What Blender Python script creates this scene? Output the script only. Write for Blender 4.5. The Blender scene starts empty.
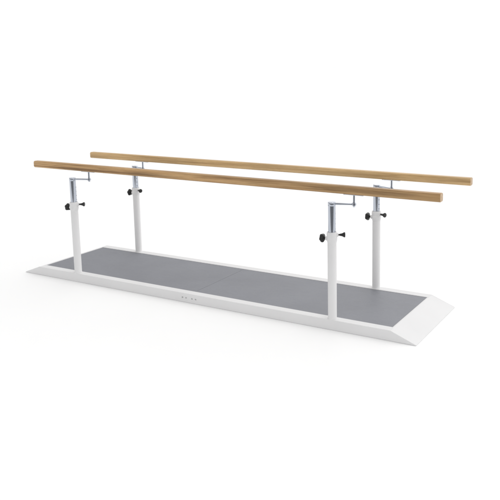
import bpy, bmesh, math, random
from mathutils import Vector, Matrix
random.seed(4)
S = bpy.context.scene
C = S.collection
PI = math.pi

# ------------------------------------------------------------------ sizes (metres)
L2 = 1.5          # half length of the flat deck
W2 = 0.374        # half width
H = 0.0666        # height of the frame's top
RAMP = 0.163
MX, MY = 0.0113, 0.062
XP, YP = 1.10, 0.344
ZT = 0.8095       # top of the chrome tubes
RY, ZR = 0.300, 0.884
RX0, RX1 = -1.537, 1.777
EDGE = 2.12
RH = 0.0255       # half thickness of a rail

# ------------------------------------------------------------------ materials
def mat(name):
    m = bpy.data.materials.new(name)
    m.use_nodes = True
    nt = m.node_tree
    return m, nt, nt.nodes['Principled BSDF']

def node(nt, t, **kw):
    n = nt.nodes.new(t)
    for k, v in kw.items():
        setattr(n, k, v)
    return n

def ramp(nt, stops):
    r = node(nt, 'ShaderNodeValToRGB')
    e = r.color_ramp.elements
    while len(e) < len(stops):
        e.new(0.5)
    for i, (p, c) in enumerate(stops):
        e[i].position = p
        e[i].color = (c[0], c[1], c[2], 1)
    return r

def coords(nt, scale=(1, 1, 1)):
    tc = node(nt, 'ShaderNodeTexCoord')
    mp = node(nt, 'ShaderNodeMapping')
    mp.inputs['Scale'].default_value = scale
    nt.links.new(tc.outputs['Object'], mp.inputs['Vector'])
    return mp.outputs['Vector']

def noise(nt, vec, scale, detail=3, rough=0.55, dist=0.0):
    n = node(nt, 'ShaderNodeTexNoise')
    n.inputs['Scale'].default_value = scale
    n.inputs['Detail'].default_value = detail
    n.inputs['Roughness'].default_value = rough
    n.inputs['Distortion'].default_value = dist
    nt.links.new(vec, n.inputs['Vector'])
    return n

def bump(nt, bs, height, strength, dist=0.001):
    b = node(nt, 'ShaderNodeBump')
    b.inputs['Strength'].default_value = strength
    b.inputs['Distance'].default_value = dist
    nt.links.new(height, b.inputs['Height'])
    nt.links.new(b.outputs['Normal'], bs.inputs['Normal'])

def m_paint():
    m, nt, bs = mat('white powder coat')
    v = coords(nt)
    n = noise(nt, v, 3.0, 4)
    r = ramp(nt, [(0.3, (0.745, 0.742, 0.745)), (0.7, (0.775, 0.772, 0.775))])
    nt.links.new(n.outputs['Fac'], r.inputs['Fac'])
    nt.links.new(r.outputs['Color'], bs.inputs['Base Color'])
    bs.inputs['Roughness'].default_value = 0.5
    bs.inputs['Specular IOR Level'].default_value = 0.2
    bump(nt, bs, noise(nt, v, 900, 2).outputs['Fac'], 0.08, 0.0004)
    return m

def m_mat():
    m, nt, bs = mat('grey rubber mat')
    v = coords(nt)
    big = noise(nt, v, 2.2, 4, 0.6)
    r1 = ramp(nt, [(0.3, (0.206, 0.212, 0.236)), (0.7, (0.232, 0.239, 0.266))])
    nt.links.new(big.outputs['Fac'], r1.inputs['Fac'])
    fine = noise(nt, v, 420, 3, 0.7)
    r2 = ramp(nt, [(0.35, (0.82, 0.82, 0.82)), (0.65, (1.14, 1.14, 1.14))])
    nt.links.new(fine.outputs['Fac'], r2.inputs['Fac'])
    mx = node(nt, 'ShaderNodeMix', data_type='RGBA', blend_type='MULTIPLY')
    mx.inputs['Factor'].default_value = 1
    nt.links.new(r1.outputs['Color'], mx.inputs['A'])
    nt.links.new(r2.outputs['Color'], mx.inputs['B'])
    scuff = noise(nt, coords(nt, (3, 9, 1)), 2.5, 6, 0.72, 2.5)
    r3 = ramp(nt, [(0.36, (0.965, 0.965, 0.965)), (0.50, (1, 1, 1)), (0.66, (1.035, 1.035, 1.035))])
    nt.links.new(scuff.outputs['Fac'], r3.inputs['Fac'])
    m2 = node(nt, 'ShaderNodeMix', data_type='RGBA', blend_type='MULTIPLY')
    m2.inputs['Factor'].default_value = 1
    nt.links.new(mx.outputs['Result'], m2.inputs['A'])
    nt.links.new(r3.outputs['Color'], m2.inputs['B'])
    nt.links.new(m2.outputs['Result'], bs.inputs['Base Color'])
    bs.inputs['Roughness'].default_value = 0.6
    bs.inputs['Specular IOR Level'].default_value = 0.75
    bump(nt, bs, fine.outputs['Fac'], 0.35, 0.0006)
    return m

def m_chrome():
    m, nt, bs = mat('chromed steel')
    bs.inputs['Base Color'].default_value = (0.50, 0.53, 0.59, 1)
    bs.inputs['Metallic'].default_value = 1
    v = coords(nt, (1, 1, 40))
    n = noise(nt, v, 12, 3)
    r = ramp(nt, [(0.3, (0.085,) * 3), (0.7, (0.115,) * 3)])
    nt.links.new(n.outputs['Fac'], r.inputs['Fac'])
    nt.links.new(r.outputs['Color'], bs.inputs['Roughness'])
    return m

def m_black(name='black plastic', col=0.007, rough=0.42):
    m, nt, bs = mat(name)
    v = coords(nt)
    n = noise(nt, v, 300, 2)
    r = ramp(nt, [(0.3, (col * .8,) * 3), (0.7, (col * 1.3,) * 3)])
    nt.links.new(n.outputs['Fac'], r.inputs['Fac'])
    nt.links.new(r.outputs['Color'], bs.inputs['Base Color'])
    bs.inputs['Roughness'].default_value = rough
    bump(nt, bs, n.outputs['Fac'], 0.15, 0.0004)
    return m

def m_wood(name, pale, mid, dark, off, streak, heart=0.25, end=1.0):
    """long-grained wood: the grain runs along the rail (local X)"""
    m, nt, bs = mat(name)
    tc = node(nt, 'ShaderNodeTexCoord')
    def mapped(scale, shift=0):
        mp = node(nt, 'ShaderNodeMapping')
        mp.inputs['Scale'].default_value = scale
        mp.inputs['Location'].default_value = (off + shift, off * .7, off * .3)
        nt.links.new(tc.outputs['Object'], mp.inputs['Vector'])
        return mp.outputs['Vector']
    grain = noise(nt, mapped((1.1, 60, 60)), 1.6, 5, 0.6, 0.6)
    r1 = ramp(nt, [(0.28, dark), (0.48, mid), (0.70, pale)])
    nt.links.new(grain.outputs['Fac'], r1.inputs['Fac'])
    band = noise(nt, mapped((0.9, 9, 9), 3.1), 2.0, 3, 0.5, 0.4)
    r2 = ramp(nt, [(0.30, (1 - streak,) * 3), (0.62, (1.05, 1.05, 1.05))])
    nt.links.new(band.outputs['Fac'], r2.inputs['Fac'])
    mx = node(nt, 'ShaderNodeMix', data_type='RGBA', blend_type='MULTIPLY')
    mx.inputs['Factor'].default_value = 1
    nt.links.new(r1.outputs['Color'], mx.inputs['A'])
    nt.links.new(r2.outputs['Color'], mx.inputs['B'])
    pores = noise(nt, mapped((9, 420, 420), 7.7), 1.5, 2, 0.6)
    r3 = ramp(nt, [(0.34, (0.80, 0.78, 0.74)), (0.44, (1, 1, 1))])
    nt.links.new(pores.outputs['Fac'], r3.inputs['Fac'])
    m2 = node(nt, 'ShaderNodeMix', data_type='RGBA', blend_type='MULTIPLY')
    m2.inputs['Factor'].default_value = 1
    nt.links.new(mx.outputs['Result'], m2.inputs['A'])
    nt.links.new(r3.outputs['Color'], m2.inputs['B'])
    lines = noise(nt, mapped((0.35, 34, 34), 5.3), 1.7, 3, 0.55, 0.3)
    r4 = ramp(nt, [(0.34, (1 - heart, 1 - heart * 1.12, 1 - heart * 1.25)), (0.46, (1, 1, 1))])
    nt.links.new(lines.outputs['Fac'], r4.inputs['Fac'])
    m3 = node(nt, 'ShaderNodeMix', data_type='RGBA', blend_type='MULTIPLY')
    m3.inputs['Factor'].default_value = 1
    nt.links.new(m2.outputs['Result'], m3.inputs['A'])
    nt.links.new(r4.outputs['Color'], m3.inputs['B'])
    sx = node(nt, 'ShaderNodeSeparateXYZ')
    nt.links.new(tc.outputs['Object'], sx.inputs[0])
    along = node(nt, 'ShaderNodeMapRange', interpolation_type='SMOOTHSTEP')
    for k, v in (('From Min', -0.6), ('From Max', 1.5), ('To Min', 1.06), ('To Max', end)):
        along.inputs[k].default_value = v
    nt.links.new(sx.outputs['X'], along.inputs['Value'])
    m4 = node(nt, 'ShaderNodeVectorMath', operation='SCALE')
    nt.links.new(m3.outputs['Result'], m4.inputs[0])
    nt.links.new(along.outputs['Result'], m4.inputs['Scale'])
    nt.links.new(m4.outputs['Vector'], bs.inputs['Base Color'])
    bs.inputs['Roughness'].default_value = 0.42
    bs.inputs['Specular IOR Level'].default_value = 0.35
    bump(nt, bs, grain.outputs['Fac'], 0.12, 0.0006)
    return m

def m_floor():
    m, nt, bs = mat('white studio floor')
    v = coords(nt)
    n = noise(nt, v, 1.5, 3)
    r = ramp(nt, [(0.3, (0.955, 0.955, 0.955)), (0.7, (0.965, 0.965, 0.965))])
    nt.links.new(n.outputs['Fac'], r.inputs['Fac'])
    nt.links.new(r.outputs['Color'], bs.inputs['Base Color'])
    bs.inputs['Roughness'].default_value = 0.9
    bs.inputs['Specular IOR Level'].default_value = 0.0
    return m

PAINT, MATM, CHROME, BLACK = m_paint(), m_mat(), m_chrome(), m_black()
HOLE = m_black('dark hole', 0.01, 0.9)
INK = m_black('grey print', 0.40, 0.6)
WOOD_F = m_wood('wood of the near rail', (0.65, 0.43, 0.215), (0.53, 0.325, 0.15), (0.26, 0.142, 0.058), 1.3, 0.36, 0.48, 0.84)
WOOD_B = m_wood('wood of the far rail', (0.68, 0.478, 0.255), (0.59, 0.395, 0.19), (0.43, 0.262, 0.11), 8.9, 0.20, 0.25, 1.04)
ENDGRAIN = m_wood('end grain', (0.64, 0.47, 0.31), (0.56, 0.40, 0.25), (0.40, 0.27, 0.15), 4.2, 0.15)
FLOOR = m_floor()
GROUND = m_black('grey studio floor', 0.15, 0.7)

# ------------------------------------------------------------------ mesh helpers
def link(name, bm, material, parent=None, loc=(0, 0, 0), angle=35):
    me = bpy.data.meshes.new(name)
    bm.normal_update()
    bm.to_mesh(me)
    bm.free()
    for x in (material if isinstance(material, (list, tuple)) else [material]):
        me.materials.append(x)
    for p in me.polygons:
        p.use_smooth = True
    me.set_sharp_from_angle(angle=math.radians(angle))
    o = bpy.data.objects.new(name, me)
    C.objects.link(o)
    o.location = loc
    o.parent = parent
    return o

def box(bm, a, b, bev=0.0, seg=2):
    r = bmesh.ops.create_cube(bm, size=1)
    vs = r['verts']
    a, b = Vector(a), Vector(b)
    for v in vs:
        v.co = Vector(((a[i] + b[i]) / 2 + v.co[i] * (b[i] - a[i]) for i in range(3)))
    if bev:
        es = list({e for v in vs for e in v.link_edges})
        bmesh.ops.bevel(bm, geom=es, offset=bev, segments=seg, profile=0.5, affect='EDGES')

def prism(bm, poly, y0, y1, bev=0.0, seg=2):
    """closed XZ polygon pulled from y0 to y1"""
    a = [bm.verts.new((x, y0, z)) for x, z in poly]
    b = [bm.verts.new((x, y1, z)) for x, z in poly]
    n = len(poly)
    fs = [bm.faces.new(a), bm.faces.new(b[::-1])]
    for i in range(n):
        fs.append(bm.faces.new((a[i], b[i], b[(i + 1) % n], a[(i + 1) % n])))
    bmesh.ops.recalc_face_normals(bm, faces=fs)
    if bev:
        es = list({e for f in fs for e in f.edges})
        bmesh.ops.bevel(bm, geom=es, offset=bev, segments=seg, profile=0.5, affect='EDGES')

def lathe(bm, prof, M=None, n=32):
    """profile of (radius, height) turned round Z, then moved by M"""
    M = M or Matrix()
    rings = []
    for r, z in prof:
        if r < 1e-6:
            rings.append([bm.verts.new(M @ Vector((0, 0, z)))])
        else:
            rings.append([bm.verts.new(M @ Vector((r * math.cos(2 * PI * i / n), r * math.sin(2 * PI * i / n), z))) for i in range(n)])
    fs = []
    for p, q in zip(rings, rings[1:]):
        for i in range(n):
            j = (i + 1) % n
            vs = []
            for v in (p[i % len(p)], p[j % len(p)], q[j % len(q)], q[i % len(q)]):
                if v not in vs:
                    vs.append(v)
            if len(vs) > 2:
                fs.append(bm.faces.new(vs))
    bmesh.ops.recalc_face_normals(bm, faces=fs)

def aim(loc, direction):
    return Matrix.Translation(loc) @ Vector(direction).to_track_quat('Z', 'Y').to_matrix().to_4x4()

# ------------------------------------------------------------------ the floor
# a wide white sheet; its front edge lies ahead of the camera's feet, where the darker studio floor begins
v0 = Vector((-math.sin(0.5112), math.cos(0.5112), 0))       # the way the camera faces
v1 = Vector((v0.y, -v0.x, 0))
c0 = Vector((3.0447, -4.189, 0)) + v0 * EDGE
bm = bmesh.new()
bm.faces.new([bm.verts.new(c0 + v1 * a + v0 * b) for a, b in ((-150, 0), (150, 0), (150, 200), (-150, 200))])
bmesh.ops.recalc_face_normals(bm, faces=bm.faces[:])
floor = link('floor', bm, FLOOR)
floor['kind'] = 'structure'
bm = bmesh.new()
bm.faces.new([bm.verts.new(c0 + v1 * a + v0 * b) for a, b in ((-90, -90), (90, -90), (90, 0.6), (-90, 0.6))])
bmesh.ops.recalc_face_normals(bm, faces=bm.faces[:])
ground = link('ground', bm, GROUND, None, (0, 0, -0.012))
ground['kind'] = 'structure'

# ------------------------------------------------------------------ the parallel bars
bars = bpy.data.objects.new('parallel_bars', None)
C.objects.link(bars)
bars['label'] = 'white steel parallel bars with wooden handrails on four posts above a grey matted platform'
bars['category'] = 'parallel bars'

# platform: an edge frame of four members round a recessed deck
bm = bmesh.new()
for s in (-1, 1):
    # long side plate whose ends run down to the floor along the ramps, and the flat member inside it
    y0, y1 = sorted((s * W2, s * (W2 - 0.0035)))
    prism(bm, [(-L2 - RAMP, 0.001), (L2 + RAMP, 0.001), (L2 + RAMP, 0.005), (L2, H), (-L2, H), (-L2 - RAMP, 0.005)], y0, y1, 0.0013, 3)
    y0, y1 = sorted((s * (W2 - 0.0033), s * (W2 - MY)))
    box(bm, (-L2 + 0.0004, y0, 0.003), (L2 - 0.0004, y1, H - 0.0002), 0.0012, 2)
for s in (-1, 1):
    box(bm, (min(s * L2, s * (L2 - MX)), -W2 + MY - 0.004, 0.004), (max(s * L2, s * (L2 - MX)), W2 - MY + 0.004, H - 0.0012), 0.002, 2)
box(bm, (-L2 + 0.002, -W2 + 0.02, 0.03), (L2 - 0.002, W2 - 0.02, 0.052))
frame = link('platform_frame', bm, PAINT, bars, angle=10)

# faint grey printed marks on the near side, two and two
xs = [(-0.062, 0.014, 0.0125), (-0.031, 0.013, 0.0115), (0.021, 0.012, 0.0125), (0.053, 0.015, 0.0105)]
for k, (x, w, h) in enumerate(xs):
    bm = bmesh.new()
    zc = 0.0345
    pts = [(x + w / 2 * math.cos(a) * (1 + .18 * math.cos(3 * a + k)), zc + h / 2 * math.sin(a) * (1 + .15 * math.sin(2 * a + k))) for a in [2 * PI * i / 18 for i in range(18)]]
    prism(bm, pts, -W2 - 0.0006, -W2 + 0.001)
    link('printed_mark', bm, INK, frame)

# ramps at both ends
for s in (-1, 1):
    bm = bmesh.new()
    a, b = s * (L2 - 0.0002), s * (L2 + RAMP)
    prism(bm, [(a, 0.002), (b, 0.001), (b, 0.0045), (a, H - 0.0006)], -W2 + 0.0037, W2 - 0.0037, 0.0006, 2)
    link('ramp', bm, PAINT, bars, angle=10)

# two mats laid end to end inside the frame
for s in (-1, 1):
    bm = bmesh.new()
    x0, x1 = sorted((s * 0.0010, s * (L2 - MX - 0.0008)))
    box(bm, (x0, -W2 + MY + 0.0008, 0.0525), (x1, W2 - MY - 0.0008, H - 0.0028), 0.0006, 2)
    link('walking_mat', bm, MATM, bars, angle=10)

# posts, tubes and arms: one of each, then copies
def post(sx, sy):
    x, y = sx * XP, sy * YP
    base = Vector((x, y, 0))
    bm = bmesh.new()
    lathe(bm, [(0.0, H - 0.002), (0.0298, H - 0.002), (0.0298, H + 0.0015), (0.0288, H + 0.0035), (0.0277, H + 0.006), (0.0277, 0.565), (0.0, 0.565)], n=40)
    p = link('post', bm, PAINT, bars, base)
    # moulded collar with a split band
    bm = bmesh.new()
    lathe(bm, [(0.0, 0.553), (0.0279, 0.553), (0.0286, 0.556), (0.0296, 0.563), (0.0316, 0.571), (0.0322, 0.575), (0.0322, 0.590), (0.0314, 0.5925),
               (0.0314, 0.596), (0.0322, 0.5985), (0.0322, 0.612), (0.0316, 0.6175), (0.030, 0.6215), (0.0248, 0.6225), (0.0248, 0.60), (0.0, 0.60)], n=40)
    boss = aim((-0.030, 0, 0.577), (-1, 0, 0))
    lathe(bm, [(0.0, 0), (0.013, 0), (0.013, 0.010), (0.011, 0.012), (0.0, 0.012)], boss, 24)
    d = Vector((0.066, -sy * (0.034 if sy < 0 else 0.022), 0)).normalized()
    boss = aim(Vector((0, 0, 0.603)) + d * 0.030, d)
    lathe(bm, [(0.0, 0), (0.011, 0), (0.011, 0.008), (0.0095, 0.0095), (0.0, 0.0095)], boss, 24)
    c = link('collar', bm, PAINT, p)
    # five-lobed clamping knob
    bm = bmesh.new()
    M = aim((-0.038, 0, 0.577), (-1, 0, 0)) @ Matrix.Rotation(0.3 * sx + 0.5 * sy, 4, 'Z')
    n = 60
    prof = [(0.0, 0.0, 0), (0.0065, 0.0, 0), (0.0065, 0.010, 0), (0.0125, 0.0135, .2), (0.0215, 0.0175, .7), (0.0262, 0.022, 1), (0.0275, 0.0275, 1), (0.0270, 0.034, 1), (0.0245, 0.038, 1), (0.019, 0.0405, .8), (0.012, 0.0405, .3), (0.009, 0.039, 0), (0.0, 0.039, 0)]
    rings = []
    for r, z, k in prof:
        if r == 0:
            rings.append([bm.verts.new(M @ Vector((0, 0, z)))] * n)
        else:
            rings.append([bm.verts.new(M @ Vector((0.95 * r * (1 + 0.085 * k * math.cos(5 * t)) * math.cos(t), 0.95 * r * (1 + 0.085 * k * math.cos(5 * t)) * math.sin(t), z))) for t in [2 * PI * i / n for i in range(n)]])
    fs = []
    for a, b in zip(rings, rings[1:]):
        for i in range(n):
            vs = []
            for v in (a[i], a[(i + 1) % n], b[(i + 1) % n], b[i]):
                if v not in vs:
                    vs.append(v)
            if len(vs) > 2:
                fs.append(bm.faces.new(vs))
    bmesh.ops.recalc_face_normals(bm, faces=fs)
    link('clamp_knob', bm, BLACK, p)
    # flared pull knob of the locking pin
    bm = bmesh.new()
    M = aim(Vector((0, 0, 0.603)) + d * 0.0385, d)
    lathe(bm, [(0.0, 0.0), (0.0055, 0.0), (0.0055, 0.010), (0.0070, 0.0105), (0.0075, 0.014), (0.0085, 0.021), (0.0115, 0.029), (0.0150, 0.034), (0.0162, 0.037), (0.0158, 0.0405), (0.0135, 0.043), (0.0, 0.044)], M, 32)
    link('pull_knob', bm, BLACK, p)

    # chromed inner tube with its cap and a row of adjustment holes
    bm = bmesh.new()
    lathe(bm, [(0.0, 0.0), (0.0232, 0.0), (0.0232, ZT - 0.022 - 0.57), (0.0, ZT - 0.022 - 0.57)], n=40)
    t = link('inner_tube', bm, CHROME, bars, (x, y, 0.57))
    bm = bmesh.new()
    zc = ZT - 0.57
    lathe(bm, [(0.0, zc - 0.0235), (0.0234, zc - 0.0235), (0.0239, zc - 0.0225), (0.0239, zc - 0.002), (0.0228, zc), (0.0, zc)], n=40)
    link('cap', bm, CHROME, t)
    for k in range(4):
        bm = bmesh.new()
        lathe(bm, [(0.0, 0), (0.0031, 0), (0.0031, 0.0036), (0.0, 0.0036)], aim(Vector((0, 0, 0.070 + 0.032 * k)) + d * 0.0199, d), 20)
        link('adjustment_hole', bm, HOLE, t)

    # swing arm from the cap to the pivot under the rail
    ex, ey = 0.129, -sy * (YP - RY)
    z = ZT - 0.0115
    ln = math.hypot(ex, ey)
    M = aim((0, 0, 0), (ex, ey, 0))
    bm = bmesh.new()
    ux = Vector((ex, ey, 0)).normalized()
    uy = Vector((-ux.y, ux.x, 0))
    vs = []
    for q, hw, hz in ((0.019, 0.0085, 0.0062), (ln - 0.012, 0.0078, 0.0052)):
        c0 = ux * q
        vs.append([bm.verts.new(c0 + uy * hw * a + Vector((0, 0, hz * b))) for a, b in ((-1, -1), (1, -1), (1, 1), (-1, 1))])
    fs = [bm.faces.new(vs[0]), bm.faces.new(vs[1][::-1])]
    for i in range(4):
        j = (i + 1) % 4
        fs.append(bm.faces.new((vs[0][i], vs[1][i], vs[1][j], vs[0][j])))
    bmesh.ops.recalc_face_normals(bm, faces=fs)
    bmesh.ops.bevel(bm, geom=list({e for f in fs for e in f.edges}), offset=0.0018, segments=2, profile=0.5, affect='EDGES')
    lathe(bm, [(0.0, -0.0068), (0.0128, -0.0068), (0.0136, -0.006), (0.0136, 0.006), (0.0128, 0.0068), (0.0, 0.0068)], Matrix.Translation(ux * ln), 28)
    arm = link('swing_arm', bm, CHROME, bars, (x, y, z))
    bm = bmesh.new()
    top = ZR - RH - 0.004 - z
    lathe(bm, [(0.0, -0.0175), (0.0060, -0.0175), (0.0070, -0.016), (0.0070, -0.0072), (0.0075, -0.0070), (0.0075, 0.0070), (0.0082, 0.0072), (0.0082, 0.013), (0.0066, 0.0145), (0.0066, top), (0.0, top)], Matrix.Translation(ux * ln), 24)
    link('pivot_pin', bm, CHROME, arm)
    return x + ex

for sy in (-1, 1):
    pins = [post(sx, sy) for sx in (-1, 1)]
    # rail: rounded square section, swept along X with eased ends
    bm = bmesh.new()
    R0, n = 0.0118, 6
    sec = []
    for cx, cz, a0 in ((1, 1, 0), (-1, 1, 90), (-1, -1, 180), (1, -1, 270)):
        for i in range(n + 1):
            a = math.radians(a0 + 90 * i / n)
            sec.append((cx * (RH - R0) + R0 * math.cos(a), cz * (RH - R0) + R0 * math.sin(a)))
    hx = (RX1 - RX0) / 2
    st = [(-hx, 0.91), (-hx + 0.0012, 0.965), (-hx + 0.004, 1.0)] + [(-hx + (2 * hx) * k / 24, 1.0) for k in range(1, 24)] + [(hx - 0.004, 1.0), (hx - 0.0012, 0.965), (hx, 0.91)]
    rings = [[bm.verts.new((xx, yy * k, zz * k)) for yy, zz in sec] for xx, k in st]
    for a, b in zip(rings, rings[1:]):
        for i in range(len(sec)):
            j = (i + 1) % len(sec)
            bm.faces.new((a[i], a[j], b[j], b[i]))
    f0, f1 = bm.faces.new(rings[0][::-1]), bm.faces.new(rings[-1])
    bmesh.ops.recalc_face_normals(bm, faces=bm.faces[:])
    for f in (f0, f1):
        f.material_index = 1
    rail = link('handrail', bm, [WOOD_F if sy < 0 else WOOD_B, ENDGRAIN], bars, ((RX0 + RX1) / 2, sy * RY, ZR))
    for px in pins:
        bm = bmesh.new()
        q = px - (RX0 + RX1) / 2
        box(bm, (q - 0.066, -0.014, -RH - 0.0042), (q + 0.066, 0.014, -RH + 0.0004), 0.0012, 2)
        for u in (-0.048, 0.048):
            lathe(bm, [(0.0, -0.0022), (0.0035, -0.0022), (0.0048, 0.0), (0.0, 0.0)], Matrix.Translation((q + u, 0, -RH - 0.0041)), 16)
        link('mounting_plate', bm, CHROME, rail)

# ------------------------------------------------------------------ light
FRONT, BACK, TOP, KEY, FILL = 0.72, 1.565, 1.095, 4, 14
w = bpy.data.worlds.new('World')
S.world = w
w.use_nodes = True
nt = w.node_tree
bg = nt.nodes['Background']
tc = node(nt, 'ShaderNodeTexCoord')
sep = node(nt, 'ShaderNodeSeparateXYZ')
nt.links.new(tc.outputs['Generated'], sep.inputs[0])
def mapr(src, a, b, lo, hi):
    m = node(nt, 'ShaderNodeMapRange', interpolation_type='SMOOTHSTEP')
    for k, v in (('From Min', a), ('From Max', b), ('To Min', lo), ('To Max', hi)):
        m.inputs[k].default_value = v
    nt.links.new(src, m.inputs['Value'])
    return m.outputs['Result']
def dot(v):
    m = node(nt, 'ShaderNodeVectorMath', operation='DOT_PRODUCT')
    nt.links.new(tc.outputs['Generated'], m.inputs[0])
    m.inputs[1].default_value = Vector(v).normalized()
    return m.outputs['Value']
def math2(op, a, b):
    m = node(nt, 'ShaderNodeMath', operation=op)
    nt.links.new(a, m.inputs[0])
    nt.links.new(b, m.inputs[1])
    return m.outputs['Value']
# a white studio: bright behind and overhead, dimmer on the camera's side and up on the left
side = mapr(dot((0.15, 0.98, 0)), -0.40, 0.75, FRONT, BACK)
up = mapr(sep.outputs['Z'], 0.25, 0.85, 1.0, TOP)
a = mapr(dot((-0.80, 0.50, 0.33)), 0.80, 0.95, 0.0, 0.72)
b = mapr(sep.outputs['Z'], 0.10, 0.22, 0.0, 1.0)
inv = node(nt, 'ShaderNodeMath', operation='SUBTRACT')
inv.inputs[0].default_value = 1.0
nt.links.new(math2('MULTIPLY', a, b), inv.inputs[1])
nt.links.new(math2('MULTIPLY', math2('MULTIPLY', side, up), inv.outputs['Value']), bg.inputs['Strength'])
bg.inputs['Color'].default_value = (1, 1, 1, 1)

def area(name, loc, target, sx, sy, power):
    l = bpy.data.lights.new(name, 'AREA')
    l.shape = 'RECTANGLE'
    l.size, l.size_y, l.energy = sx, sy, power
    o = bpy.data.objects.new(name, l)
    C.objects.link(o)
    o.location = loc
    o.rotation_euler = (Vector(target) - Vector(loc)).to_track_quat('-Z', 'Y').to_euler()
    return o
area('softbox', (0.8, 3.6, 4.2), (0.2, 0, 0), 6.0, 2.5, KEY)
area('fill_softbox', (4.6, -2.4, 3.2), (1.0, 0, 0.3), 1.6, 1.6, FILL)

# ------------------------------------------------------------------ camera
cam = bpy.data.cameras.new('camera')
co = bpy.data.objects.new('camera', cam)
C.objects.link(co)
F, PX, PY = 718.995, 301.091, 177.037
yaw, pit, rol = 0.51123, -0.16043, -0.01287
f = Vector((-math.sin(yaw) * math.cos(pit), math.cos(yaw) * math.cos(pit), math.sin(pit)))
r = Vector((math.cos(yaw), math.sin(yaw), 0))
u = r.cross(f)
c, s = math.cos(rol), math.sin(rol)
r2, u2 = c * r + s * u, -s * r + c * u
M = Matrix((r2, u2, -f)).transposed().to_4x4()
M.translation = (3.0447, -4.1890, 1.6618)
co.matrix_world = M
cam.sensor_width = 36
cam.lens = F / 500 * 36
cam.shift_x = (250 - PX) / 500
cam.shift_y = (PY - 250) / 500
cam.clip_end = 1000
S.camera = co

S.view_settings.view_transform = 'Standard'
S.view_settings.look = 'None'
S.view_settings.exposure = 0
S.view_settings.gamma = 1
S.cycles.max_bounces = 8
